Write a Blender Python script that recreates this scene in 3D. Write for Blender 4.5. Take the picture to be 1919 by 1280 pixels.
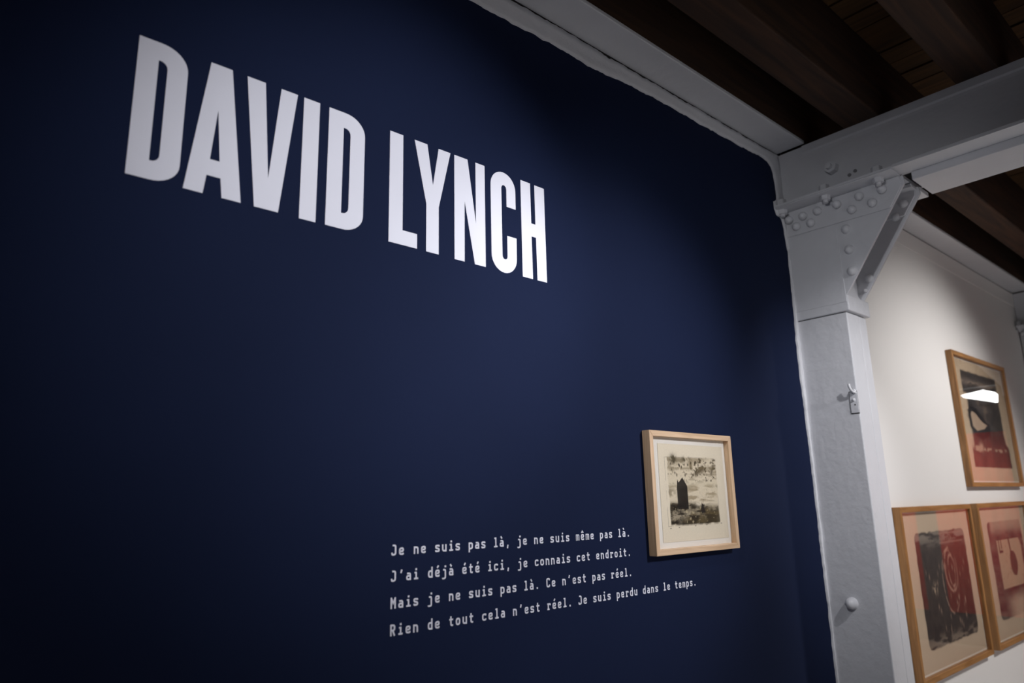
import bpy, bmesh, math, random
import numpy as np
from mathutils import Vector, Matrix

random.seed(7)
RNG = np.random.default_rng(11)
for o in list(bpy.data.objects):
    bpy.data.objects.remove(o)
SC = bpy.context.scene
COL = SC.collection

# Plan units: x along the painted wall, y into it (wall face at y=2), z up, eye at (0,0,1.6).
# One plan unit is 0.65 m; the floor lies at plan z = -0.8615.
S = 0.65
ZF = -0.56 / S
def W(p):
    return Vector((p[0]*S, p[1]*S, 0.56 + p[2]*S))

# ------------------------------------------------------------------ camera
F_PX = 1328.64
yaw, pit, rol = [math.radians(a) for a in (41.50256, 12.85199, -1.24786)]
fw = Vector((math.sin(yaw)*math.cos(pit), math.cos(yaw)*math.cos(pit), math.sin(pit)))
rt = Vector((math.cos(yaw), -math.sin(yaw), 0)); up = rt.cross(fw)
rt, up = math.cos(rol)*rt + math.sin(rol)*up, -math.sin(rol)*rt + math.cos(rol)*up
cd = bpy.data.cameras.new('camera'); cam = bpy.data.objects.new('camera', cd); COL.objects.link(cam)
cam.matrix_world = Matrix.Translation(W((0, 0, 1.6))) @ Matrix((rt, up, -fw)).transposed().to_4x4()
cd.sensor_width = 36; cd.sensor_fit = 'HORIZONTAL'; cd.lens = 36*F_PX/1919
cd.clip_start = 0.05
cd.dof.use_dof = True; cd.dof.focus_distance = 2.0; cd.dof.aperture_fstop = 2.6
SC.camera = cam
SC.view_settings.view_transform = 'Standard'; SC.view_settings.look = 'None'
SC.view_settings.gamma = 1; SC.view_settings.use_curve_mapping = False
SC.view_settings.exposure = 0.0

# ------------------------------------------------------------------ world + lamps
wd = bpy.data.worlds.new('world'); SC.world = wd; wd.use_nodes = True
wd.node_tree.nodes['Background'].inputs[0].default_value = (0.6, 0.65, 0.8, 1)
wd.node_tree.nodes['Background'].inputs[1].default_value = 0.02

def spot(name, loc, aim, watt, color, angle, blend=1.0, radius=0.05):
    l = bpy.data.lights.new(name, 'SPOT'); o = bpy.data.objects.new(name, l); COL.objects.link(o)
    l.energy = watt; l.color = color; l.spot_size = math.radians(angle); l.spot_blend = blend
    l.shadow_soft_size = radius
    a, b = W(loc), W(aim)
    o.location = a; o.rotation_euler = (b - a).to_track_quat('-Z', 'Y').to_euler()
    return o
COOL = (0.90, 0.92, 1.0)
WARM = (1.0, 0.95, 0.91)
LIGHTS = [
    ('wall_spotlight',   (3.6, -1.2, 3.3), (2.35, 2.0, 1.86), 185, COOL, 43, 1.0, 0.09),
    ('title_spotlight',  (2.2, -1.2, 3.4), (1.25, 2.0, 2.45), 150, COOL, 39, 1.0, 0.07),
    ('column_spotlight', (3.0, -0.3, 3.5), (4.24, 1.75, 1.85), 66, (0.98, 0.97, 1.0), 42, 1.0, 0.03),
    ('column_front_fill',  (3.5, -1.6, 3.4), (4.25, 1.69, 1.95), 62, (0.98, 0.97, 1.0), 32, 1.0, 0.05),  # unseen narrow fill, added to brighten the column's front face
    ('column_side_fill',   (0.4, 0.85, 3.3), (4.09, 1.80, 1.9), 44, (0.95, 0.96, 1.0), 62, 1.0, 0.06),  # unseen grazing fill, added to lift the column's side face
    ('print_spotlight',  (6.9, -1.0, 3.6), (6.3, 2.0, 0.85), 170, (1.0, 0.97, 0.945), 88, 0.8, 0.10),
    ('room_bounce_fill',  (9.5, -2.2, 3.6), (9.5, -2.2, ZF), 200, WARM, 110, 1.0, 0.20),  # these three are added: floor bounce to fill the beam undersides
    ('room_bounce_fill',  (5.5, -2.4, 3.6), (5.5, -2.6, ZF), 225, (0.95, 0.96, 1.0), 110, 1.0, 0.20),
    ('room_bounce_fill',  (1.5, -2.4, 3.6), (1.5, -2.8, ZF), 260, (0.85, 0.90, 1.0), 110, 1.0, 0.20),
    ('end_spotlight',    (11.5, -0.9, 3.4), (14.0, -0.9, 1.7), 165, WARM, 62, 1.0, 0.10),
]
for a in LIGHTS: spot(*a)

# ------------------------------------------------------------------ materials
def lin(c):
    return tuple((v/12.92 if v <= 0.04045 else ((v+0.055)/1.055)**2.4) for v in [x/255 for x in c])
def material(name):
    m = bpy.data.materials.new(name); m.use_nodes = True
    nt = m.node_tree; b = nt.nodes['Principled BSDF']
    return m, nt, b
def paint(name, col, rough=0.6, bump=0.25, scale=60, var=0.06, spec=0.4, vscale=4.0, dist=0.002, detail=6.0):
    m, nt, b = material(name)
    tc = nt.nodes.new('ShaderNodeTexCoord')
    n1 = nt.nodes.new('ShaderNodeTexNoise'); n1.inputs['Scale'].default_value = vscale; n1.inputs['Detail'].default_value = 5
    n2 = nt.nodes.new('ShaderNodeTexNoise'); n2.inputs['Scale'].default_value = scale; n2.inputs['Detail'].default_value = detail
    geo = nt.nodes.new('ShaderNodeNewGeometry')
    nt.links.new(geo.outputs['Position'], n1.inputs['Vector']); nt.links.new(geo.outputs['Position'], n2.inputs['Vector'])
    mx = nt.nodes.new('ShaderNodeMix'); mx.data_type = 'RGBA'
    nt.links.new(n1.outputs['Fac'], mx.inputs['Factor'])
    mx.inputs[6].default_value = tuple(c*(1-var) for c in col) + (1,)
    mx.inputs[7].default_value = tuple(min(1, c*(1+var)) for c in col) + (1,)
    nt.links.new(mx.outputs[2], b.inputs['Base Color'])
    b.inputs['Roughness'].default_value = rough
    b.inputs['Specular IOR Level'].default_value = spec
    bp = nt.nodes.new('ShaderNodeBump'); bp.inputs['Strength'].default_value = bump; bp.inputs['Distance'].default_value = dist
    nt.links.new(n2.outputs['Fac'], bp.inputs['Height']); nt.links.new(bp.outputs['Normal'], b.inputs['Normal'])
    return m
def wood(name, c1, c2, axis='X', rough=0.55, scale=7.0, bump=0.15):
    m, nt, b = material(name)
    geo = nt.nodes.new('ShaderNodeNewGeometry'); mp = nt.nodes.new('ShaderNodeMapping')
    nt.links.new(geo.outputs['Position'], mp.inputs['Vector'])
    st = {'X': (1, 14, 14), 'Y': (14, 1, 14), 'Z': (14, 14, 1)}[axis]
    mp.inputs['Scale'].default_value = st
    n = nt.nodes.new('ShaderNodeTexNoise'); n.inputs['Scale'].default_value = scale; n.inputs['Detail'].default_value = 8
    n.inputs['Distortion'].default_value = 0.6
    nt.links.new(mp.outputs['Vector'], n.inputs['Vector'])
    cr = nt.nodes.new('ShaderNodeValToRGB')
    cr.color_ramp.elements[0].position = 0.32; cr.color_ramp.elements[0].color = c1 + (1,)
    cr.color_ramp.elements[1].position = 0.68; cr.color_ramp.elements[1].color = c2 + (1,)
    nt.links.new(n.outputs['Fac'], cr.inputs['Fac']); nt.links.new(cr.outputs['Color'], b.inputs['Base Color'])
    b.inputs['Roughness'].default_value = rough
    bp = nt.nodes.new('ShaderNodeBump'); bp.inputs['Strength'].default_value = bump; bp.inputs['Distance'].default_value = 0.001
    nt.links.new(n.outputs['Fac'], bp.inputs['Height']); nt.links.new(bp.outputs['Normal'], b.inputs['Normal'])
    return m
M = {}
M['blue'] = paint('blue_wall_paint', (0.0090, 0.0152, 0.0450), 0.75, 0.22, 45, 0.10, 0.08, 3.0, 0.002)
M['white_wall'] = paint('white_wall_paint', (0.80, 0.78, 0.765), 0.7, 0.15, 60, 0.02, 0.3, 2.0)
M['steel'] = paint('white_painted_steel', (0.655, 0.66, 0.69), 0.42, 0.5, 34, 0.05, 0.45, 9.0, 0.004)
M['plaster'] = paint('white_painted_plaster', (0.70, 0.705, 0.735), 0.55, 0.8, 30, 0.07, 0.35, 14.0, 0.006)
M['vinyl'] = paint('white_vinyl_lettering', (0.84, 0.83, 0.89), 0.5, 0.2, 45, 0.03, 0.3, 12.0, 0.0015)
M['floor'] = paint('pale_floor', (0.52, 0.50, 0.48), 0.55, 0.1, 20, 0.05)
M['end'] = paint('grey_end_wall_paint', (0.16, 0.155, 0.15), 0.7)
M['joist'] = wood('dark_joist_wood', (0.018, 0.0075, 0.0035), (0.058, 0.024, 0.009), 'X', 0.8, 2.5, 0.5)
M['deck'] = wood('ceiling_board_wood', (0.045, 0.021, 0.006), (0.12, 0.058, 0.015), 'Y', 0.8, 2.5, 0.4)
M['oak'] = wood('oak_frame_wood', lin((138, 95, 50)), lin((174, 126, 76)), 'X', 0.45, 5.0)
M['oak_v'] = wood('oak_frame_wood_upright', lin((138, 95, 50)), lin((174, 126, 76)), 'Z', 0.45, 5.0)
M['pale'] = wood('pale_frame_wood', lin((206, 170, 132)), lin((234, 200, 164)), 'X', 0.5, 6.0)
M['pale_v'] = wood('pale_frame_wood_upright', lin((206, 170, 132)), lin((234, 200, 164)), 'Z', 0.5, 6.0)
M['mat'] = paint('white_mount_board', (0.90, 0.84, 0.74), 0.8, 0.05, 80, 0.01)
M['dark'] = paint('dark_shade_fill', (0.02, 0.018, 0.016), 0.9)  # near-black that stands in for shade in gaps; also the window surround
M['hole'] = paint('hole_shade_grey', (0.22, 0.22, 0.23), 0.8)  # grey tone that stands in for the shade inside the bolt holes
M['red'] = paint('red_panel_fabric', (0.75, 0.085, 0.055), 0.8, 0.3, 60, 0.1)

# glass: two thin surfaces, each part mirror by Fresnel, part clear
g, nt, b = material('picture_glass'); nt.nodes.remove(b)
out = nt.nodes['Material Output']
tr = nt.nodes.new('ShaderNodeBsdfTransparent'); gl = nt.nodes.new('ShaderNodeBsdfGlossy'); gl.inputs['Roughness'].default_value = 0.0
# Schlick reflectance on |cos|, the same from either side of the thin pane
gg = nt.nodes.new('ShaderNodeNewGeometry'); dt = nt.nodes.new('ShaderNodeVectorMath'); dt.operation = 'DOT_PRODUCT'
nt.links.new(gg.outputs['Incoming'], dt.inputs[0]); nt.links.new(gg.outputs['Normal'], dt.inputs[1])
def mth(op, a, b_=None):
    n = nt.nodes.new('ShaderNodeMath'); n.operation = op
    for i, q in enumerate((a, b_)):
        if q is None: continue
        if isinstance(q, (int, float)): n.inputs[i].default_value = q
        else: nt.links.new(q, n.inputs[i])
    return n.outputs[0]
fr = mth('ADD', mth('MULTIPLY', mth('POWER', mth('SUBTRACT', 1.0, mth('ABSOLUTE', dt.outputs['Value'])), 5.0), 0.96), 0.04)
mx = nt.nodes.new('ShaderNodeMixShader')
nt.links.new(fr, mx.inputs[0]); nt.links.new(tr.outputs[0], mx.inputs[1]); nt.links.new(gl.outputs[0], mx.inputs[2])
nt.links.new(mx.outputs[0], out.inputs['Surface']); M['glass'] = g
# daylight seen through the end window
w_, nt, b = material('daylight_pane'); b.inputs['Base Color'].default_value = (0.8, 0.8, 0.8, 1)
b.inputs['Emission Color'].default_value = (1, 1, 1, 1); b.inputs['Emission Strength'].default_value = 9.0; M['day'] = w_
# printed paper: the drawing is stored per point of the sheet, plus a fine paper grain
def print_mat(name):
    m, nt, b = material(name)
    a = nt.nodes.new('ShaderNodeVertexColor'); a.layer_name = 'ink'
    n = nt.nodes.new('ShaderNodeTexNoise'); n.inputs['Scale'].default_value = 260
    geo = nt.nodes.new('ShaderNodeNewGeometry'); nt.links.new(geo.outputs['Position'], n.inputs['Vector'])
    mp = nt.nodes.new('ShaderNodeMapRange'); mp.inputs['To Min'].default_value = 0.86; mp.inputs['To Max'].default_value = 1.1
    nt.links.new(n.outputs['Fac'], mp.inputs['Value'])
    mu = nt.nodes.new('ShaderNodeMix'); mu.data_type = 'RGBA'; mu.blend_type = 'MULTIPLY'; mu.inputs['Factor'].default_value = 1
    nt.links.new(a.outputs['Color'], mu.inputs[6]); nt.links.new(mp.outputs[0], mu.inputs[7])
    nt.links.new(mu.outputs[2], b.inputs['Base Color']); b.inputs['Roughness'].default_value = 0.85
    b.inputs['Specular IOR Level'].default_value = 0.2
    return m
M['print'] = print_mat('printed_paper')

# ------------------------------------------------------------------ mesh helpers
ORG = {}
class MB:
    """collects geometry in plan units"""
    def __init__(s): s.v = []; s.f = []; s.smooth = []
    def add(s, vs, fs, smooth=False):
        k = len(s.v); s.v += [tuple(p) for p in vs]; s.f += [tuple(i+k for i in q) for q in fs]; s.smooth += [smooth]*len(fs)
    def box(s, x0, x1, y0, y1, z0, z1):
        vs = [(x, y, z) for z in (z0, z1) for y in (y0, y1) for x in (x0, x1)]
        s.add(vs, [(0, 2, 3, 1), (4, 5, 7, 6), (0, 1, 5, 4), (2, 6, 7, 3), (0, 4, 6, 2), (1, 3, 7, 5)]); return s
    def prism(s, pts, axis, a0, a1):
        """pts: outline; axis 'y': pts are (x,z); axis 'x': pts are (y,z)"""
        n = len(pts)
        mk = (lambda p, a: (p[0], a, p[1])) if axis == 'y' else (lambda p, a: (a, p[0], p[1]))
        vs = [mk(p, a0) for p in pts] + [mk(p, a1) for p in pts]
        s.add(vs, [tuple(range(n)), tuple(range(2*n-1, n-1, -1))] + [(i, i+n, (i+1) % n+n, (i+1) % n) for i in range(n)]); return s
    def dome(s, c, d, r, h, seg=14, rings=4):
        """half ball of radius r, height h, on centre c, growing along axis d"""
        d = Vector(d).normalized(); t = d.orthogonal().normalized(); q = d.cross(t); c = Vector(c)
        vs = []; fs = []
        for k in range(rings):
            a = (k/rings)*math.pi/2
            for j in range(seg):
                b_ = 2*math.pi*j/seg
                vs.append(c + (t*math.cos(b_)+q*math.sin(b_))*r*math.cos(a) + d*h*math.sin(a))
        vs.append(c + d*h)
        for k in range(rings-1):
            for j in range(seg):
                fs.append((k*seg+j, k*seg+(j+1) % seg, (k+1)*seg+(j+1) % seg, (k+1)*seg+j))
        for j in range(seg): fs.append(((rings-1)*seg+j, (rings-1)*seg+(j+1) % seg, rings*seg))
        s.add(vs, fs, True); return s
    def cyl(s, c, d, r, h, seg=12, r2=None, smooth=True):
        d = Vector(d).normalized(); t = d.orthogonal().normalized(); q = d.cross(t); c = Vector(c); r2 = r if r2 is None else r2
        vs = [c + (t*math.cos(2*math.pi*j/seg)+q*math.sin(2*math.pi*j/seg))*rr + d*hh for rr, hh in ((r, 0), (r2, h)) for j in range(seg)]
        s.add(vs, [(j, (j+1) % seg, (j+1) % seg+seg, j+seg) for j in range(seg)], smooth)
        s.add(vs[seg:], [tuple(range(seg))]); s.add(vs[:seg], [tuple(reversed(range(seg)))]); return s
    def mesh(s, name, mat, org):
        me = bpy.data.meshes.new(name)
        me.from_pydata([tuple(W(p)-org) for p in s.v], [], s.f)
        me.materials.append(mat); me.polygons.foreach_set('use_smooth', s.smooth)
        bm = bmesh.new(); bm.from_mesh(me); bmesh.ops.recalc_face_normals(bm, faces=bm.faces); bm.to_mesh(me); bm.free()
        me.update(); return me
    def build(s, name, mat, parent=None, bevel=0.0, kind=None, org=None):
        if parent is None:
            a = np.array([W(p) for p in s.v]); mid = (a.min(0)+a.max(0))/2
            org = Vector((mid[0], mid[1], a[:, 2].min())) if org is None else W(org)
        else: org = ORG[parent.name]
        o = bpy.data.objects.new(name, s.mesh(name, mat, org)); COL.objects.link(o)
        if parent: o.parent = parent
        else: o.location = org
        ORG[o.name] = org
        if bevel:
            md = o.modifiers.new('bevel', 'BEVEL'); md.width = bevel*S; md.segments = 2; md.limit_method = 'ANGLE'
        if kind: o['kind'] = kind
        return o
def thing(name, loc, label, cat, group=None):
    o = bpy.data.objects.new(name, None); COL.objects.link(o); o.location = W(loc); ORG[o.name] = W(loc)
    o.empty_display_size = 0.1
    o['label'] = label; o['category'] = cat
    if group: o['group'] = group
    return o
def tag(o, label, cat, group=None):
    o['label'] = label; o['category'] = cat
    if group: o['group'] = group
def copy_tree(o, parent=None):
    c = o.copy(); COL.objects.link(c); c.parent = parent
    for ch in list(o.children): copy_tree(ch, c)
    return c

# ------------------------------------------------------------------ room shell
XL, XR, YB, YW, ZD = -4.0, 14.0, -5.0, 2.0, 4.22
XC, DX = 4.088, 5.107            # column face; distance between bays
def struct(name, mb, mat): return mb.build(name, mat, kind='structure')
struct('floor', MB().box(XL, XR, YB, YW+.3, ZF-.1, ZF), M['floor'])
wl = struct('wall_left', MB().box(XL, XC+.05, YW, YW+.25, ZF, ZD), M['blue']); wl['label'] = 'matte dark blue painted wall'
struct('wall_right', MB().box(XC+.05, XR, YW, YW+.25, ZF, ZD), M['white_wall'])
struct('wall_back', MB().box(XL, XR, YB-.2, YB, ZF, ZD), M['white_wall'])
struct('wall_side', MB().box(XL-.2, XL, YB, YW+.25, ZF, ZD), M['white_wall'])
# end wall, with an opening for its high window
WY0, WY1, WZ0, WZ1 = -0.20, 0.44, 3.04, 3.38
we = MB(); we.box(XR, XR+.2, YB, WY0, ZF, ZD); we.box(XR, XR+.2, WY1, YW+.25, ZF, ZD)
we.box(XR, XR+.2, WY0, WY1, ZF, WZ0); we.box(XR, XR+.2, WY0, WY1, WZ1, ZD)
struct('wall_end', we, M['end'])
struct('window_1', MB().box(XR+.12, XR+.16, WY0, WY1, WZ0, WZ1), M['dark'])
wn = MB().prism([(-.143, 3.280), (.20, 3.329), (.372, 3.262), (.398, 3.220), (.379, 3.095), (-.108, 3.238)], 'x', XR+.10, XR+.12).build('window_pane', M['day'], bpy.data.objects['window_1'])
# ceiling: boards over joists
ce = bpy.data.objects.new('ceiling', None); COL.objects.link(ce); ce['kind'] = 'structure'; ORG['ceiling'] = Vector((0, 0, 0))
MB().box(XL, XR, YB, YW+.3, ZD+.035, ZD+.12).build('roof_deck', M['joist'], ce)
pw = 0.165
nb = int((XR-XL)/pw)
for i in range(nb):
    dz = RNG.uniform(0, .012)
    MB().box(XL+i*pw+.006, XL+(i+1)*pw-.006, YB, YW, ZD+dz, ZD+dz+.03).build('board', M['deck'], ce)
MB().box(XL, XR, 1.820, 1.998, 3.780, ZD+.01).build('joist', M['joist'], ce)
YJ = [1.465 - .6*k for k in range(11)]
for y in YJ:
    MB().box(XL, XR, y-.10, y+.10, 3.748, ZD+.01).build('joist', M['joist'], ce, bevel=.008)

# ------------------------------------------------------------------ steel beams
def wall_beam(x0, x1, label):
    t = thing('steel_beam', ((x0+x1)/2, 1.9, 3.757), label, 'beam', None)
    MB().box(x0, x1, 1.812, 2.0, 3.757, 3.779).build('flange', M['steel'], t, bevel=.004)
    return t
wall_beam(XL, XC-.004, 'long white painted steel beam running along the top of the dark blue wall')
wall_beam(XC+.32, XC+DX-.004, 'white painted steel beam above the framed prints on the white wall')
wb3 = wall_beam(XC+DX+.32, XR, 'white steel beam past the far column at the right edge')
# welds and paint blobs on the first wall beam
def cross_beam(xo, label):
    x = XC + xo
    t = thing('steel_beam', (x+.15, -1.5, 3.30), label, 'beam')
    MB().box(x, x+.03, YB, 1.995, 3.37, 3.745).build('web', M['steel'], t)
    MB().prism([(x-.010, 3.745), (x+.05, 3.745), (x+.05, 3.70), (x, 3.672), (x-.002, 3.690), (x-.010, 3.700)], 'y', YB, 1.83).build('top_flange', M['steel'], t)
    fl = MB(); fl.box(x-.132, x+.02, YB, 1.985, 3.352, 3.363)
    fl.box(x+.02, x+.34, YB, 1.246, 3.352, 3.372); fl.box(x+.02, x+.34, 1.306, 1.985, 3.352, 3.372)
    fl.build('bottom_flange', M['steel'], t)
    MB().box(x, x+.304, YB, 1.246, 3.30, 3.353).build('cover_plate', M['steel'], t, bevel=.004)
    MB().box(x+.32, x+.34, YB, 1.995, 3.37, 3.745).build('web', M['steel'], t)
    # a sleeve over the flange past the bracket
    MB().prism([(x-.145, 3.346), (x-.002, 3.346), (x-.002, 3.352), (x-.132, 3.363), (x-.132, 3.366), (x-.142, 3.366)], 'y', YB, 1.29).build('edge_strip', M['steel'], t, bevel=.002)
    # hex bolt heads and nuts
    for y in (1.975, 1.703, 1.398):
        MB().cyl((x-.062, y, 3.362), (0, 0, 1), .034, .052, 6, .031, False).build('nut', M['steel'], t, bevel=.004)
    m = MB(); m.cyl((x, 1.661, 3.529), (-1, 0, 0), .040, .045, 6, .038, False); m.cyl((x-.04, 1.661, 3.529), (-1, 0, 0), .018, .03, 10)
    m.build('bolt', M['steel'], t, bevel=.004)
    for y, z in ((1.571, 3.453), (1.536, 3.466)):
        MB().cyl((x+.001, y, z), (-1, 0, 0), .011, .004, 10).build('bolt_hole', M['hole'], t)
    return t
cb = cross_beam(0, 'deep white steel beam crossing the ceiling from the near column to the upper right')
cb2 = copy_tree(cb); cb2.location.x += DX*S
cb2['label'] = 'steel cross beam over the far column, cut off at the right edge'

# ------------------------------------------------------------------ riveted column
def column():
    t = thing('steel_column', (XC+.13, 1.85, ZF), 'white riveted steel column with triangular bracket beside the dark blue wall', 'column')
    x = XC; st = M['steel']
    # lower shaft: two steel sections with an open joint between them
    MB().box(x, x+.160, 1.69, 1.995, ZF, 2.640).build('channel', st, t, bevel=.006)
    MB().box(x+.164, x+.262, 1.692, 1.995, ZF, 2.640).build('channel', st, t, bevel=.006)
    MB().box(x+.02, x+.24, 1.71, 1.985, 2.62, 2.69).build('joint_shade_block', M['dark'], t)  # dark block, shade of the collar joint put into its colour
    # head: collar, then the box between the bracket plates
    MB().box(x-.002, x+.288, 1.672, 1.990, 2.6455, 2.742).build('collar', st, t, bevel=.007)
    MB().box(x+.022, x+.222, 1.700, 1.990, 2.73, 3.34).build('head_box', st, t, bevel=.004)
    g_ = [(1.992, 2.735), (1.680, 2.735), (1.660, 2.760), (1.284, 3.300), (1.290, 3.345), (1.992, 3.345)]
    near = MB().prism(g_, 'x', x-.001, x+.015).build('gusset_plate', st, t, bevel=.003)
    far = MB().prism(g_, 'x', x+.226, x+.242).build('gusset_plate', st, t, bevel=.003)
    # infill sheet that ends short of the corner, and the corner strip under the bracket
    MB().prism([(1.988, 2.70), (1.680, 2.70), (1.690, 3.172), (1.988, 3.172)], 'x', x-.004, x).build('infill_sheet', st, t, bevel=.001)
    # angles that tie the plates to the beam flange
    MB().prism([(1.988, 3.184), (1.374, 3.176), (1.300, 3.285), (1.305, 3.346), (1.988, 3.346)], 'x', x-.009, x-.001).build('angle_leg', st, t, bevel=.004)
    MB().box(x-.130, x-.002, 1.300, 1.988, 3.3465, 3.3518).build('angle_foot', st, t, bevel=.003)
    MB().prism([(1.69, 3.190), (1.380, 3.190), (1.310, 3.290), (1.300, 3.346), (1.69, 3.346)], 'x', x+.212, x+.226).build('angle_leg', st, t, bevel=.003)
    MB().box(x+.242, x+.375, 1.285, 1.988, 3.318, 3.346).build('angle_foot', st, t, bevel=.004)
    MB().box(x+.150, x+.226, 1.300, 1.69, 3.325, 3.346).build('angle_foot', st, t, bevel=.003)
    # small curved welded lug where the bracket meets the collar
    MB().prism([(x+.02, 2.742), (x+.215, 2.742), (x+.16, 2.775), (x+.10, 2.86), (x+.03, 2.93)], 'y', 1.684, 1.699).build('weld_lug', st, t, bevel=.003)
    riv = [(1.962, 3.290), (1.920, 3.236), (1.872, 3.288), (1.829, 3.230), (1.780, 3.292), (1.661, 3.294), (1.580, 3.233), (1.529, 3.299),
           (1.464, 3.236), (1.403, 3.297)]
    for y, z in riv:
        MB().dome((x-.014, y, z), (-1, 0, 0), .0265, .030).build('rivet', st, t)
    for y, z in ((1.631, 3.129), (1.628, 3.002), (1.629, 2.871)):
        MB().dome((x-.001, y, z), (-1, 0, 0), .0285, .032).build('rivet', st, t)
    for y, z in ((1.625, 2.870), (1.430, 3.200), (1.655, 2.80)):
        MB().dome((x+.226, y, z), (-1, 0, 0), .026 if z > 2.85 else .012, .028).build('rivet', st, t)
    for y, z in ((1.375, 3.262),):
        MB().dome((x+.212, y, z), (-1, 0, 0), .026, .028).build('rivet', st, t)
    for y in (1.975, 1.703, 1.398):
        m = MB(); m.cyl((x-.062, y, 3.3466), (0, 0, -1), .030, .026, 6, .030, False); m.cyl((x-.062, y, 3.322), (0, 0, -1), .015, .018, 10)
        m.build('bolt', st, t, bevel=.003)
    return t
c1 = column()
c2 = copy_tree(c1); c2.location.x += DX*S
c2['label'] = 'far white steel column at the right edge beyond the framed prints'

# latch plate with a hook, and a painted-over bolt end, both on the side face of the near column
lp = thing('wall_hook', (XC, 1.712, 2.06), 'small white hook plate on the edge of the near column', 'hook')
MB().box(XC-.0015, XC+.001, 1.690, 1.7375, 2.050, 2.178).build('plate_shade_outline', M['dark'], lp)  # dark sheet rimming the plate, a painted shadow gap
MB().box(XC-.006, XC-.0005, 1.6905, 1.7335, 2.055, 2.174).build('plate', M['steel'], lp, bevel=.001)
m = MB()
path = [(XC-.004, 1.700, 2.168), (XC-.024, 1.704, 2.172), (XC-.036, 1.708, 2.182), (XC-.041, 1.712, 2.200), (XC-.041, 1.714, 2.214)]
for a, b_ in zip(path, path[1:]):
    d = Vector(b_)-Vector(a); m.cyl(a, d, .0075, d.length*1.08, 10)
m.cyl((XC-.004, 1.708, 2.176), (-1, 0, 0), .015, .012, 12, .012)
m.build('hook', M['steel'], lp)
MB().dome((XC-.006, 1.712, 2.128), (-1, 0, 0), .010, .010).build('screw', M['steel'], lp)
MB().cyl((XC-.005, 1.708, 2.100), (-1, 0, 0), .004, .002, 8).build('screw_hole', M['dark'], lp)  # flat dark disc, coloured like the shade inside a hole
m = MB(); m.cyl((XC+.001, 1.862, 1.028), (-1, 0, .05), .034, .022, 16, .027); m.dome((XC-.020, 1.862, 1.029), (-1, 0, .08), .029, .034, 16, 5)
tag(m.build('bolt', M['steel'], org=(XC, 1.862, 1.028)), 'rounded painted bolt end sticking out low on the near column', 'bolt')

# ------------------------------------------------------------------ ragged plaster edge round the blue paint
def noise1(n, amp, seed):
    r = np.random.default_rng(seed); x = np.zeros(n)
    for f, a in ((14, .35), (5, .55), (2, .8), (1, .55)):
        k = r.normal(size=n//f+3); x += a*np.interp(np.arange(n)/f, np.arange(len(k)), k)
    return amp*x/1.8
top = [(-4.0, 3.60), (0.5, 3.612), (1.635, 3.629), (1.768, 3.633), (1.924, 3.636), (2.127, 3.641), (2.346, 3.635), (2.586, 3.650), (2.85, 3.663),
       (3.139, 3.661), (3.403, 3.663), (3.691, 3.668), (3.877, 3.673), (3.952, 3.661)]
side = [(3.987, 3.643), (4.006, 3.600), (4.014, 3.544), (4.016, 3.480), (4.008, 3.430), (3.975, 3.400), (3.968, 3.355), (3.985, 3.315), (4.048, 3.306), (4.064, 3.245), (4.085, 3.098),
        (4.078, 2.857), (4.070, 2.629), (4.062, 2.524), (4.062, 2.238), (4.068, 2.032), (4.076, 1.769), (4.074, 1.584), (4.072, 1.301),
        (4.078, 1.123), (4.082, 0.906), (4.080, 0.614), (4.080, ZF)]
def resample(pts, step):
    out = []
    for (ax, az), (bx, bz) in zip(pts, pts[1:]):
        n = max(1, int(math.hypot(bx-ax, bz-az)/step))
        out += [(ax+(bx-ax)*i/n, az+(bz-az)*i/n) for i in range(n)]
    return out + [pts[-1]]
edge = resample(top + side, 0.018)
n = len(edge); jit = noise1(n, .0048, 3); jit2 = noise1(n, .0035, 5); jit3 = noise1(n, .006, 8)
vs = []; fs = []
K = 6
for i, (x, z) in enumerate(edge):
    a = edge[max(0, i-1)]; b_ = edge[min(n-1, i+1)]
    tx, tz = b_[0]-a[0], b_[1]-a[1]; L = math.hypot(tx, tz) or 1; nx, nz = tz/L, -tx/L      # inward (towards the paint)
    x1 = x + nx*jit[i]*-1; z1 = z + nz*jit[i]*-1
    if z >= 3.59 and x < 3.94: ox, oz = x, 3.739 + jit2[i]*1.6
    elif z > 3.60 : ox, oz = 4.078, 3.745
    else: ox, oz = XC+.012, z
    dep = .013 + .25*jit3[i]
    for k in range(K):
        u = k/(K-1)
        prof = [0, .75, 1.05, .92, .95, 1.0][k]; uu = [0, .02, .12, .35, .7, 1.0][k]
        xx = x1+(ox-x1)*uu; zz = z1+(oz-z1)*uu
        yy = 2.0 - max(.004, dep)*prof if k else 2.001
        if k == 3: yy += .15*jit2[i]
        yy -= .35*abs(jit2[(i*3+k*7) % n])*(1 if 2 <= k <= 4 else 0)
        vs.append((xx, yy, zz))
    vs.append((ox, 2.001, oz))
for i in range(n-1):
    for k in range(K):
        fs.append((i*(K+1)+k, i*(K+1)+k+1, (i+1)*(K+1)+k+1, (i+1)*(K+1)+k))
pm = MB(); pm.add(vs, fs, True)
struct('trim_1', pm, M['plaster'])
# same white plaster under the second beam, straight
struct('trim_2', MB().box(XC+.30, XC+DX, 1.994, 2.001, 3.60, 3.747), M['white_wall'])
# dark strip above the plaster, standing in for shade in the crack
struct('crack_shade', MB().box(XL, XC+DX, 1.9985, 2.0015, 3.735, 3.757), M['dark'])

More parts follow.
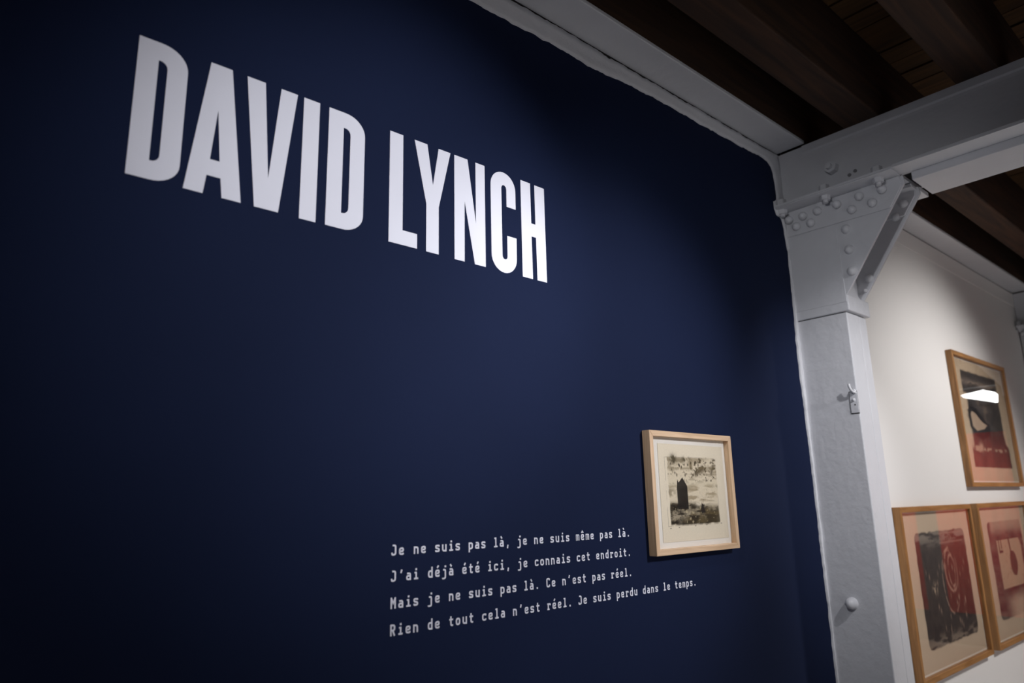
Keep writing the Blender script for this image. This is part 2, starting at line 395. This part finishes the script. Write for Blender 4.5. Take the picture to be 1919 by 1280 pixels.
# ------------------------------------------------------------------ title letters (outline corners in plan x, z)
def arc(cx, cz, rx, rz, a0, a1, n_=9):
    return [(cx+rx*math.cos(math.radians(a0+(a1-a0)*i/n_)), cz+rz*math.sin(math.radians(a0+(a1-a0)*i/n_))) for i in range(n_+1)]
def letter_D(x0, x1, b0, t0, s0, s1):
    """outer outline and counter"""
    out_ = [(x0, b0), (x0, t0)] + arc(x1-.075, t0-.066, .075, .066, 90, 0) + arc(x1-.075, b0+.062, .075, .062, 0, -90)
    inn = [(x0+.055, b0+.056), (x0+.055, t0-.056)] + arc(x1-.076, t0-.078, .021, .022, 90, 0, 5) + arc(x1-.076, b0+.078, .021, .022, 0, -90, 5)
    return [out_, inn]
GL = [
    letter_D(.390, .525, 2.489, 2.912, 0, 0),
    [[(.588, 2.911), (.651, 2.911), (.702, 2.489), (.646, 2.489), (.639, 2.5485), (.599, 2.5485), (.592, 2.489), (.538, 2.489)],
     [(.618, 2.762), (.633, 2.600), (.605, 2.600)]],
    [[(.697, 2.910), (.755, 2.910), (.780, 2.590), (.807, 2.910), (.862, 2.910), (.817, 2.489), (.742, 2.489)]],
    [[(.884, 2.910), (.940, 2.910), (.941, 2.488), (.885, 2.488)]],
    letter_D(.974, 1.110, 2.489, 2.909, 0, 0),
    [[(1.210, 2.907), (1.265, 2.907), (1.267, 2.542), (1.328, 2.542), (1.328, 2.4875), (1.211, 2.4875)]],
    [[(1.314, 2.907), (1.370, 2.907), (1.396, 2.750), (1.421, 2.906), (1.476, 2.906), (1.422, 2.669), (1.422, 2.4865), (1.367, 2.4865), (1.367, 2.669)]],
    [[(1.494, 2.906), (1.558, 2.906), (1.597, 2.650), (1.597, 2.906), (1.643, 2.906), (1.643, 2.485), (1.590, 2.485), (1.5425, 2.729), (1.541, 2.485), (1.494, 2.485)]],
    [[(1.804, 2.763)] + arc(1.7385, 2.840, .0655, .068, 0, 180, 16) + arc(1.7385, 2.549, .0655, .068, 180, 360, 16) + [(1.805, 2.639), (1.7555, 2.639)]
     + arc(1.742, 2.552, .0132, .015, 0, -180, 8) + arc(1.742, 2.837, .0132, .016, 180, 0, 8) + [(1.7552, 2.763)]],
    [[(1.834, 2.904), (1.888, 2.904), (1.889, 2.726), (1.9125, 2.726), (1.9125, 2.903), (1.968, 2.903), (1.969, 2.485), (1.915, 2.485), (1.9135, 2.6685),
      (1.889, 2.6685), (1.890, 2.485), (1.834, 2.485)]],
]
title = thing('wall_title', (1.18, 2.0, 2.487), 'huge white condensed capital letters high on the dark blue wall', 'lettering')
for loops in GL:
    cu = bpy.data.curves.new('tmp', 'CURVE'); cu.dimensions = '2D'; cu.fill_mode = 'BOTH'; cu.extrude = .0004
    o0 = title.location
    for lp_ in loops:
        sp = cu.splines.new('POLY'); sp.points.add(len(lp_)-1); sp.use_cyclic_u = True
        for p_, (x, z) in zip(sp.points, lp_):
            w3 = W((x, 0, z)); p_.co = (w3.x-o0.x, w3.z-o0.z, 0, 1)
    to = bpy.data.objects.new('tmp', cu)
    me = bpy.data.meshes.new_from_object(to); bpy.data.objects.remove(to); bpy.data.curves.remove(cu)
    for v in me.vertices: v.co = (v.co.x, -.0005 + v.co.z, v.co.y)
    me.materials.clear(); me.materials.append(M['vinyl']); me.name = 'letter'
    lo = bpy.data.objects.new('letter', me); COL.objects.link(lo); lo.parent = title

# ------------------------------------------------------------------ quotation: stroke-drawn monospaced letters
def rounded(pts, r, closed=False):
    if r <= 0 or len(pts) < 3: return pts
    out_ = []; n_ = len(pts)
    for i, p in enumerate(pts):
        if not closed and i in (0, n_-1): out_.append(p); continue
        a = Vector(pts[(i-1) % n_]+(0,)); c = Vector(pts[(i+1) % n_]+(0,)); q = Vector(p+(0,))
        da, dc = (a-q), (c-q); rr = min(r, da.length*.48, dc.length*.48)
        s0 = q+da.normalized()*rr; s1 = q+dc.normalized()*rr
        for k in range(4):
            u = k/3; w0 = s0.lerp(q, u); w1 = q.lerp(s1, u); w2 = w0.lerp(w1, u); out_.append((w2.x, w2.y))
    return out_
R_ = 1.35
E_ = [('o', [(3.35, 1.45), (3.35, .62), (.65, .62), (.65, 4.4), (3.35, 4.4), (3.35, 2.5), (.65, 2.5)], R_, 1)]
A_ = [('o', [(.8, 4.4), (3.35, 4.4), (3.35, 0)], R_, 1), ('c', [(3.35, 2.75), (.65, 2.75), (.65, .6), (3.35, .6)], 1.0, 1)]
I_ = [('o', [(.85, 4.42), (2.15, 4.42), (2.15, .6)], 0, 1), ('o', [(.45, .58), (3.75, .58)], 0, 1), ('o', [(2.15, 6.0), (2.15, 7.3)], 0, 1.15)]
GRAVE = [('o', [(1.2, 7.7), (2.3, 6.1)], 0, 1)]; ACUTE = [('o', [(2.9, 7.7), (1.8, 6.1)], 0, 1)]; CIRC = [('o', [(.9, 6.1), (2.0, 7.4), (3.1, 6.1)], 0, .9)]
GLYPH = {
    'e': E_, 'a': A_, 'i': I_, 'é': E_+ACUTE, 'ê': E_+CIRC, 'à': A_+GRAVE,
    'n': [('o', [(.65, 0), (.65, 5)], 0, 1), ('o', [(.65, 4.4), (3.35, 4.4), (3.35, 0)], R_, 1)],
    'u': [('o', [(.65, 5), (.65, .6), (3.35, .6)], R_, 1), ('o', [(3.35, 5), (3.35, 0)], 0, 1)],
    's': [('o', [(3.35, 3.6), (3.35, 4.4), (.7, 4.4), (.7, 2.85), (3.35, 2.2), (3.35, .6), (.65, .6), (.65, 1.45)], 1.1, 1)],
    'o': [('c', [(.65, .6), (.65, 4.4), (3.35, 4.4), (3.35, .6)], R_, 1)],
    'c': [('o', [(3.35, 1.5), (3.35, .6), (.65, .6), (.65, 4.4), (3.35, 4.4), (3.35, 3.5)], R_, 1)],
    'p': [('o', [(.65, -2.0), (.65, 5)], 0, 1), ('o', [(.65, 4.4), (3.35, 4.4), (3.35, .6), (.65, .6)], R_, 1)],
    'd': [('o', [(3.35, 0), (3.35, 7.2)], 0, 1), ('o', [(3.35, 4.4), (.65, 4.4), (.65, .6), (3.35, .6)], R_, 1)],
    'l': [('o', [(.8, 6.62), (2.15, 6.62), (2.15, .6)], 0, 1), ('o', [(.45, .58), (3.75, .58)], 0, 1)],
    'j': [('o', [(1.0, 4.42), (2.9, 4.42), (2.9, -1.45), (.6, -1.45), (.6, -.9)], 1.1, 1), ('o', [(2.9, 6.0), (2.9, 7.3)], 0, 1.15)],
    't': [('o', [(1.75, 6.6), (1.75, .6), (3.6, .6)], 1.2, 1), ('o', [(.35, 4.42), (3.6, 4.42)], 0, 1)],
    'm': [('o', [(.45, 0), (.45, 5)], 0, .68), ('o', [(.45, 4.6), (3.65, 4.6), (3.65, 0)], .8, .68), ('o', [(2.05, 4.4), (2.05, 0)], 0, .62)],
    'r': [('o', [(.3, 4.42), (1.35, 4.42), (1.35, 0)], 0, 1), ('o', [(.3, .55), (2.6, .55)], 0, 1), ('o', [(1.4, 3.4), (2.0, 4.4), (3.5, 4.4), (3.5, 3.4)], .8, 1)],
    'J': [('o', [(1.0, 6.62), (3.3, 6.62), (3.3, .62), (.6, .62), (.6, 2.0)], R_, 1)],
    'M': [('o', [(.6, 0), (.6, 7.2)], 0, 1), ('o', [(3.5, 0), (3.5, 7.2)], 0, 1), ('o', [(.65, 6.7), (2.05, 3.6), (3.45, 6.7)], 0, .9)],
    'R': [('o', [(.65, 0), (.65, 7.2)], 0, 1), ('o', [(.65, 6.6), (3.35, 6.6), (3.35, 3.4), (.65, 3.4)], R_, 1), ('o', [(2.0, 3.4), (3.4, 0)], 0, 1)],
    'C': [('o', [(3.35, 2.0), (3.35, .6), (.65, .6), (.65, 6.6), (3.35, 6.6), (3.35, 5.3)], R_, 1)],
    '.': [('o', [(2.0, 0), (2.0, 1.35)], 0, 1.15)], ',': [('o', [(2.35, 1.2), (1.75, -1.4)], 0, 1.05)], '’': [('o', [(2.5, 7.3), (1.8, 5.1)], 0, 1.05)],
}
SW = 1.13
def stroke(mb, pts, w, closed, fx, y):
    n_ = len(pts); L_ = []; R2 = []
    for i in range(n_):
        p = Vector(pts[i]); a = Vector(pts[i-1]) if (closed or i > 0) else None
        c = Vector(pts[(i+1) % n_]) if (closed or i < n_-1) else None
        d0 = (p-a).normalized() if a is not None else None; d1 = (c-p).normalized() if c is not None else None
        if d0 is None: d0 = d1
        if d1 is None: d1 = d0
        t_ = d0+d1
        t_ = t_.normalized() if t_.length > 1e-6 else d0
        nn = Vector((-t_.y, t_.x)); k = 1/max(.45, nn.dot(Vector((-d0.y, d0.x))))
        L_.append(p+nn*w/2*k); R2.append(p-nn*w/2*k)
    m_ = n_ if closed else n_-1
    vs_ = [fx(q.x, q.y, y) for q in L_] + [fx(q.x, q.y, y) for q in R2] + [fx(q.x, q.y, 1.9995) for q in L_] + [fx(q.x, q.y, 1.9995) for q in R2]
    f_ = []
    for i in range(m_):
        j = (i+1) % n_
        f_ += [(i, j, n_+j, n_+i), (i, 2*n_+i, 2*n_+j, j), (n_+i, n_+j, 3*n_+j, 3*n_+i)]
    if not closed: f_ += [(0, n_, 3*n_, 2*n_), (n_-1, 3*n_-1, 4*n_-1, 2*n_-1)]
    mb.add(vs_, f_)
LINES = [("Je ne suis pas là, je ne suis même pas là.", 1.4470), ("J’ai déjà été ici, je connais cet endroit.", 1.3685),
         ("Mais je ne suis pas là. Ce n’est pas réel.", 1.2885), ("Rien de tout cela n’est réel. Je suis perdu dans le temps.", 1.2095)]
quote = thing('wall_quotation', (2.04, 2.0, 1.20), 'four lines of small white monospaced text on the dark blue wall', 'lettering')
UX, UZ, PITCH, X0 = .00475, .00467, .02792, 1.2425
for txt, zb in LINES:
    ln = bpy.data.objects.new('text_line', None); COL.objects.link(ln); ln.parent = quote; ORG[ln.name] = ORG[quote.name]
    for i, ch in enumerate(txt):
        if ch == ' ': continue
        mb = MB()
        gx = X0 + i*PITCH
        def fx(u, v, y, gx=gx, zb=zb):
            x = gx + u*UX
            return (x, y, zb + v*UZ + .0068*(x-1.24)/1.15)
        for q, (k, pts, r, wf) in enumerate(GLYPH[ch]):
            stroke(mb, rounded(pts, r, k == 'c'), SW*wf, k == 'c', fx, 1.9988 - q*.00012)
        mb.build('letter', M['vinyl'], ln)

# ------------------------------------------------------------------ framed prints
def vnoise(X, Y, f, seed):
    r = np.random.default_rng(seed); g_ = r.random((64, 64)); x = X*f; y = Y*f
    xi = np.floor(x).astype(int); yi = np.floor(y).astype(int); u = x-xi; v = y-yi; u = u*u*(3-2*u); v = v*v*(3-2*v)
    G = lambda a, b_: g_[a % 64, b_ % 64]
    return (G(xi, yi)*(1-u)+G(xi+1, yi)*u)*(1-v) + (G(xi, yi+1)*(1-u)+G(xi+1, yi+1)*u)*v
def fbm(X, Y, f, seed, o=5):
    s_ = 0; a = .5; t_ = 0
    for k in range(o): s_ = s_ + a*vnoise(X, Y, f*2**k, seed+k); t_ += a; a *= .55
    return s_/t_
def ss(x, a, b_): t_ = np.clip((x-a)/(b_-a+1e-9), 0, 1); return t_*t_*(3-2*t_)
def lay(C, col, a):
    a = np.clip(a, 0, 1)[..., None]; return C*(1-a) + np.array(lin(col))*a
def segd(U, V, p, q):
    p = np.array(p, float); q = np.array(q, float); d = q-p; t_ = np.clip(((U-p[0])*d[0]+(V-p[1])*d[1])/(d@d), 0, 1)
    return np.hypot(U-(p[0]+t_*d[0]), V-(p[1]+t_*d[1]))
def inpoly(U, V, P):
    ins = np.zeros(U.shape, bool)
    for i in range(len(P)):
        (x1, y1), (x2, y2) = P[i], P[i-1]
        c = ((y1 > V) != (y2 > V)) & (U < (x2-x1)*(V-y1)/((y2-y1) or 1e-9)+x1); ins ^= c
    return ins
def sheet(name, x0, x1, z0, z1, y, nx, nz, fn, parent):
    xs = np.linspace(x0, x1, nx); zs = np.linspace(z0, z1, nz); U, V = np.meshgrid(xs, zs)
    C = np.clip(fn(U, V), 0, 1); mb = MB()
    idx = np.arange(nx*nz).reshape(nz, nx)
    mb.v = [(float(a), y, float(b_)) for a, b_ in zip(U.ravel(), V.ravel())]
    q = np.stack([idx[:-1, :-1], idx[:-1, 1:], idx[1:, 1:], idx[1:, :-1]], -1).reshape(-1, 4)
    mb.f = [tuple(map(int, t_)) for t_ in q]; mb.smooth = [False]*len(q)
    org = ORG[parent.name]; me = bpy.data.meshes.new(name)
    me.from_pydata([tuple(W(p)-org) for p in mb.v], [], mb.f); me.materials.append(M['print'])
    ca = me.color_attributes.new('ink', 'FLOAT_COLOR', 'POINT')
    ca.data.foreach_set('color', np.concatenate([C.reshape(-1, 3), np.ones((nx*nz, 1))], 1).astype(np.float32).ravel())
    me.update(); o = bpy.data.objects.new(name, me); COL.objects.link(o); o.parent = parent; ORG[o.name] = org
    return o
def picture(x0, x1, z0, z1, yf, rw, mh, mv, label, group, back_mat='mat', gy=.014, bk=.016):
    t = thing('framed_print', ((x0+x1)/2, 2.0, z0), label, 'picture', group)
    yb = 1.9985
    def rail(P, mat): MB().prism(P, 'y', yf, yb).build('rail', M[mat], t, bevel=.002)
    rail([(x0, z0), (x0, z1), (x0+rw, z1-rw), (x0+rw, z0+rw)], mv)
    rail([(x1, z0), (x1-rw, z0+rw), (x1-rw, z1-rw), (x1, z1)], mv)
    rail([(x0, z1), (x1, z1), (x1-rw, z1-rw), (x0+rw, z1-rw)], mh)
    rail([(x0, z0), (x0+rw, z0+rw), (x1-rw, z0+rw), (x1, z0)], mh)
    MB().box(x0+rw, x1-rw, 2-bk, yb, z0+rw, z1-rw).build('mount_board', M[back_mat], t)
    MB().box(x0+rw, x1-rw, yf+gy, yf+gy+.004, z0+rw, z1-rw).build('glass_pane', M['glass'], t)
    return t

# -- small print on the blue wall: a dark gabled house on churned ground, loose washes above
def art_house(U, V):
    C = np.ones(U.shape+(3,))*np.array(lin((236, 222, 196)))
    n1 = fbm(U, V, 14, 21); n2 = fbm(U, V, 34, 33); n3 = fbm(U*.35, V*1.4, 40, 44); n4 = fbm(U, V, 70, 55)
    x0, x1, z0, z1 = 2.656, 3.062, 1.485, 1.790
    wob = .010*(n2-.5)
    inside = ss(U+wob, x0+.016, x0+.024)*(1-ss(U+wob, x1-.006, x1+.004))*ss(V+wob, z0, z0+.010)*(1-ss(V+wob, z1-.006, z1+.006))
    # pale warm ground
    C = lay(C, (214, 196, 162), inside*.45)
    # upper washes
    sky = inside*ss(V, 1.700, 1.735)
    C = lay(C, (128, 112, 82), sky*ss(n1, .50, .66)*.75)
    C = lay(C, (146, 128, 96), inside*ss(V-.25*(U-2.85), 1.735, 1.772)*ss(U, 2.80, 2.86)*(.45+.5*n2))
    C = lay(C, (84, 76, 54), np.exp(-((U-2.722)/.022)**2-((V-1.785)/.018)**2)*1.5*ss(n2, .3, .5))
    C = lay(C, (92, 82, 60), np.exp(-((U-2.82)/.028)**2-((V-1.783)/.012)**2)*1.3*ss(n2, .35, .5))
    C = lay(C, (72, 62, 44), inside*ss(n4, .60, .68)*ss(V, 1.66, 1.70)*ss(U, 2.83, 2.90)*.9)
    C = lay(C, (96, 82, 60), np.exp(-(segd(U, V, (2.89, 1.715), (2.95, 1.745))/.012)**2)*.9)
    C = lay(C, (80, 68, 48), np.exp(-(segd(U, V, (3.02, 1.72), (3.04, 1.755))/.010)**2)*.8)
    r = np.random.default_rng(9)
    for k in range(22):       # falling flecks
        cx = r.uniform(2.70, 2.92); cz = r.uniform(1.705, 1.772)
        C = lay(C, (58, 48, 34), np.exp(-((U-cx)/.0035)**2-((V-cz)/.0060)**2)*1.2)
    # horizontal haze
    C = lay(C, (120, 104, 76), inside*ss(n3, .55, .68)*ss(V, 1.585, 1.60)*.45)
    C = lay(C, (100, 86, 60), inside*ss(n4, .62, .72)*ss(V, 1.60, 1.70)*.6)
    C = lay(C, (132, 116, 84), inside*np.exp(-((V-1.742-.02*(n1-.5))/.006)**2)*.6*ss(n2, .35, .5))
    C = lay(C, (168, 150, 118), inside*ss(V, 1.585, 1.60)*(1-ss(V, 1.66, 1.68))*ss(n3, .42, .60)*.7)
    C = lay(C, (224, 210, 180), inside*np.exp(-((V-1.672)/.012)**2)*.6)
    C = lay(C, (120, 104, 74), inside*ss(V, 1.600, 1.625)*(1-ss(V, 1.640, 1.662))*(1-ss(U, 2.68, 2.76))*ss(n2, .4, .6)*.7)
    # dark ground
    gr = inside*(1-ss(V+.03*(n1-.5)+.05*(U-2.9), 1.562, 1.590))
    C = lay(C, (96, 82, 54), gr*(.6+.4*ss(n1, .35, .6)))
    C = lay(C, (48, 40, 26), gr*ss(n3, .36, .54)*(1-.35*ss(U, 2.92, 3.04))*.95)
    C = lay(C, (30, 25, 18), gr*(1-ss(U, 2.70, 2.84))*ss(n2, .40, .52)*ss(U, 2.672, 2.70)*.85)
    C = lay(C, (205, 188, 150), gr*ss(n4, .66, .74)*.6)
    C = lay(C, (120, 108, 52), np.exp(-((U-2.965)/.020)**2-((V-1.60)/.035)**2)*.5*ss(n2, .4, .6))
    C = lay(C, (222, 208, 182), np.exp(-((U-2.90)/.024)**2-((V-1.582)/.012)**2)*1.2*ss(n2, .42, .5))
    # the house
    house = inpoly(U, V, [(2.737, 1.557), (2.816, 1.557), (2.817, 1.659), (2.783, 1.700), (2.752, 1.676), (2.748, 1.684), (2.742, 1.684), (2.737, 1.655)])
    C = lay(C, (26, 22, 19), house*(.93+.07*n2))
    # leaning stone
    st_ = inpoly(U, V, [(2.915, 1.535), (2.948, 1.540), (2.945, 1.600), (2.938, 1.617), (2.930, 1.614), (2.918, 1.570)])
    C = lay(C, (44, 38, 32), st_*ss(n2, .30, .42))
    # plate line
    for a, b_ in (((x0, z0), (x1, z0)), ((x0, z0), (x0+.002, z1)), ((x0, z1), (x1-.02, z1+.002)), ((x1, z0), (x1, z1-.02))):
        C = lay(C, (118, 102, 78), np.exp(-(segd(U, V, a, b_)/.0013)**2)*.6*ss(n2, .35, .55))
    for cx, cz in ((2.672, 1.476), (2.735, 1.478), (2.86, 1.481), (2.95, 1.483), (3.072, 1.486)):
        C = lay(C, (90, 76, 54), np.exp(-((U-cx)/.005)**2-((V-cz)/.002)**2))
    return C
pic = picture(2.528, 3.177, 1.366, 1.904, 1.957, .0255, 'pale', 'pale_v',
              'small pale wood framed print of a dark house on the blue wall', None)
sheet('print', 2.612, 3.128, 1.417, 1.850, 1.9825, 330, 280, art_house, pic)

def art_upper(U, V):       # ringed shape in a black block, darker at the top
    x0, x1, z0, z1 = 6.95, 7.97, 1.812, 2.655
    C = np.ones(U.shape+(3,))*np.array(lin((212, 188, 160)))
    n1 = fbm(U, V, 6, 61); n2 = fbm(U, V, 18, 62); n3 = fbm(U*.4, V*1.5, 16, 63)
    C = lay(C, (150, 128, 104), ss(V, 2.66, 2.70)*ss(n1, .45, .6)*.5*(1-ss(U, 7.3, 7.5)))
    wob = .03*(n2-.5)
    inb = ss(U+wob, x0-.01, x0+.01)*(1-ss(U+wob*1.5-.08*(1-ss(V, 1.99, 2.05)), x1-.06, x1-.04))*ss(V+wob*.3, z0, z0+.01)*(1-ss(V+wob*.6, z1-.01, z1+.01))
    open_ = ss(V, 1.95, 2.02)*(1-ss(V, 2.44, 2.47))*(1-ss(U, 6.97+.04*n1, 7.03+.04*n1))   # left side left bare
    open2 = (1-ss(V+.05*(n1-.5), 1.985, 2.00))*ss(V+.06*(n2-.5), 1.955, 1.97)*(.6)*ss(n2, .42, .5)
    a = inb*(1-open_)*(1-open2)
    C = lay(C, (44, 44, 50), a*(.88+.12*n2))
    C = lay(C, (150, 132, 118), inb*np.exp(-((V-2.56+.02*(n1-.5))/.026)**2)*ss(n3, .30, .5)*.95)
    C = lay(C, (90, 84, 84), inb*ss(n3, .56, .68)*.5*(V > 2.0))
    # ringed opening
    cx, cz = 7.26, 2.20
    q = np.hypot((U-cx)/.20, (V-cz+.12*(U-cx)*3*.3)/.135)
    C = lay(C, (40, 38, 42), np.where(inpoly(U, V, [(6.99, 2.16), (6.99, 2.31), (7.08, 2.345), (7.22, 2.33), (7.40, 2.24), (7.54, 2.20), (7.50, 2.10), (7.28, 2.055), (7.10, 2.085)]), .92, 0.))
    hole = inpoly(U, V, [(7.065, 2.165), (7.05, 2.27), (7.09, 2.30), (7.18, 2.285), (7.32, 2.22), (7.46, 2.19), (7.36, 2.155), (7.16, 2.13)])
    C = lay(C, (198, 172, 148), hole*(.85+.15*n2))
    C = lay(C, (140, 122, 108), inb*np.exp(-((U-7.48)/.07)**2-((V-2.30)/.07)**2)*.8*ss(n2, .4, .55))
    C = lay(C, (140, 122, 108), inb*np.exp(-((U-7.30)/.05)**2-((V-2.40)/.05)**2)*.5*ss(n2, .4, .55))
    C = lay(C, (190, 160, 138), inb*np.exp(-((U-7.20)/.05)**2-((V-1.99)/.035)**2)*1.2)
    return C
def art_lower(U, V):       # tall black field with faint arcs and drips
    x0, x1, z0, z1 = 5.405, 6.405, .580, 1.338
    C = np.ones(U.shape+(3,))*np.array(lin((212, 188, 162)))
    n1 = fbm(U, V, 6, 71); n2 = fbm(U, V, 20, 72); n3 = fbm(U*.4, V*1.5, 22, 73); n4 = fbm(U*1.4, V*.6, 30, 74)
    wob = .02*(n2-.5); r = .05
    dx = np.maximum(np.maximum(x0+r-U, U-(x1-r)), 0); dz = np.maximum(np.maximum(z0+r-V, V-(z1-r)), 0)
    a = 1-ss(np.hypot(dx, dz)+wob, r-.008, r+.004)
    C = lay(C, (46, 36, 38), a*(.92+.08*n2))
    C = lay(C, (150, 136, 124), a*ss(V, 1.20, 1.31)*ss(n3, .32, .62)*.85)
    C = lay(C, (150, 132, 116), a*(1-ss(V, .60, .68))*ss(n3, .42, .65)*.8)
    for z in (1.252, 1.318): C = lay(C, (170, 140, 124), a*np.exp(-(segd(U, V, (5.86, z), (6.34, z))/.006)**2)*.6)
    for x in (5.98, 6.02, 6.06, 6.10): C = lay(C, (170, 140, 124), a*np.exp(-(segd(U, V, (x, 1.265), (x, 1.305))/.005)**2)*.6)
    # arcs
    for cx, cz, rx, rz, w_ in ((6.02, 1.06, .12, .15, .010), (6.03, 1.05, .065, .11, .007), (5.98, .98, .15, .22, .006)):
        d = np.abs(np.hypot((U-cx)/rx, (V-cz)/rz)-1)*min(rx, rz)
        C = lay(C, (186, 150, 130), a*np.exp(-(d/w_)**2)*.8*ss(n2, .38, .52)*(1-.6*ss(U, cx+.02, cx+rx)))
    r_ = np.random.default_rng(5)
    for k in range(34):       # drips
        cx = r_.uniform(5.52, 6.35); cz = r_.uniform(.66, 1.10)
        C = lay(C, (190, 158, 136), a*np.exp(-((U-cx)/.006)**2-((V-cz)/.018)**2)*r_.uniform(.4, 1.0))
    C = lay(C, (190, 165, 140), a*np.exp(-((U-5.66)/.04)**2-((V-.95)/.035)**2)*ss(n2, .50, .58)*1.2)
    return C
def art_right(U, V):       # block with a pale window and a hanging paddle shape
    x0, x1, z0, z1 = 6.985, 7.935, .585, 1.362
    C = np.ones(U.shape+(3,))*np.array(lin((212, 186, 160)))
    n1 = fbm(U, V, 6, 81); n2 = fbm(U, V, 18, 82); n3 = fbm(U*.4, V*1.5, 18, 83)
    wob = .02*(n2-.5); r = .05
    dx = np.maximum(np.maximum(x0+r-U, U-(x1-r)), 0); dz = np.maximum(np.maximum(z0+r-V, V-(z1-r)), 0)
    a = 1-ss(np.hypot(dx, dz)+wob, r-.008, r+.004)
    tone = .93 - .55*ss(V, 1.22, 1.34)*ss(U, 7.03, 7.10) - .75*(1-ss(V, .68, .80))*ss(U, 7.12, 7.5)
    C = lay(C, (66, 46, 54), a*tone*(.75+.4*n3))
    win = inpoly(U, V, [(7.17, .815), (7.17, 1.205), (7.80, 1.205), (7.84, 1.14), (7.84, .88), (7.78, .815)])
    C = lay(C, (194, 166, 138), a*ss(np.where(win, 1., 0.)+.3*(n2-.5), .4, .7))
    pad = np.hypot((U-7.56)/.10, (V-1.00)/.105) < 1+.15*(n2-.5)
    C = lay(C, (74, 50, 54), pad*.9)
    C = lay(C, (74, 50, 54), np.exp(-(segd(U, V, (7.50, 1.21), (7.52, 1.08))/.016)**2)*1.3)
    for P in ([(7.22, 1.205), (7.22, 1.11), (7.30, 1.11)], [(7.28, 1.20), (7.28, 1.14)]):
        for p, q in zip(P, P[1:]): C = lay(C, (66, 46, 54), np.exp(-(segd(U, V, p, q)/.010)**2)*1.3)
    r_ = np.random.default_rng(8)
    for k in range(16):
        cx = r_.uniform(7.2, 7.8); cz = r_.uniform(.84, 1.15); C = lay(C, (90, 64, 58), np.exp(-((U-cx)/.006)**2-((V-cz)/.006)**2))
    return C
GP = 'oak framed prints on the white wall'
p3 = picture(6.695, 8.178, 1.652, 2.797, 1.950, .036, 'oak', 'oak_v', 'oak framed black abstract print hung highest on the white wall', GP, gy=.010)
sheet('print', 6.745, 8.128, 1.70, 2.748, 1.9835, 260, 220, art_upper, p3)
p1 = picture(5.138, 6.562, .404, 1.518, 1.950, .036, 'oak', 'oak_v', 'oak framed dark print with pale arcs, lower row, next to the near column', GP, gy=.010)
sheet('print', 5.185, 6.515, .452, 1.472, 1.9835, 260, 220, art_lower, p1)
p2 = picture(6.708, 8.132, .404, 1.518, 1.950, .036, 'oak', 'oak_v', 'oak framed print with a pale window shape, cut off at the lower right', GP, gy=.010)
sheet('print', 6.755, 8.085, .452, 1.472, 1.9835, 260, 220, art_right, p2)

# ------------------------------------------------------------------ red hangings on the end wall, mirrored in the glass
GH = 'red hangings on the end wall'
for y0, y1, lb in ((-.79, .45, 'wide red hanging on the end wall, mirrored in the picture glass'),
                   (-3.0, -1.13, 'long red hanging farther left on the end wall, mirrored in the picture glass')):
    vs = []; fs = []; nn = int((y1-y0)/.02)
    for i in range(nn+1):
        y = y0+(y1-y0)*i/nn; x = XR-.03-.010*math.sin(y*34); vs += [(x, y, -.35), (x, y, 2.60), (x+.012, y, 2.60), (x+.012, y, -.35)]
    for i in range(nn):
        a = i*4; b_ = a+4
        fs += [(a, a+1, b_+1, b_), (a+1, a+2, b_+2, b_+1), (a+2, a+3, b_+3, b_+2), (a+3, a, b_, b_+3)]
    hm = MB(); hm.add(vs, fs, False); tag(hm.build('hanging', M['red']), lb, 'curtain', GH)
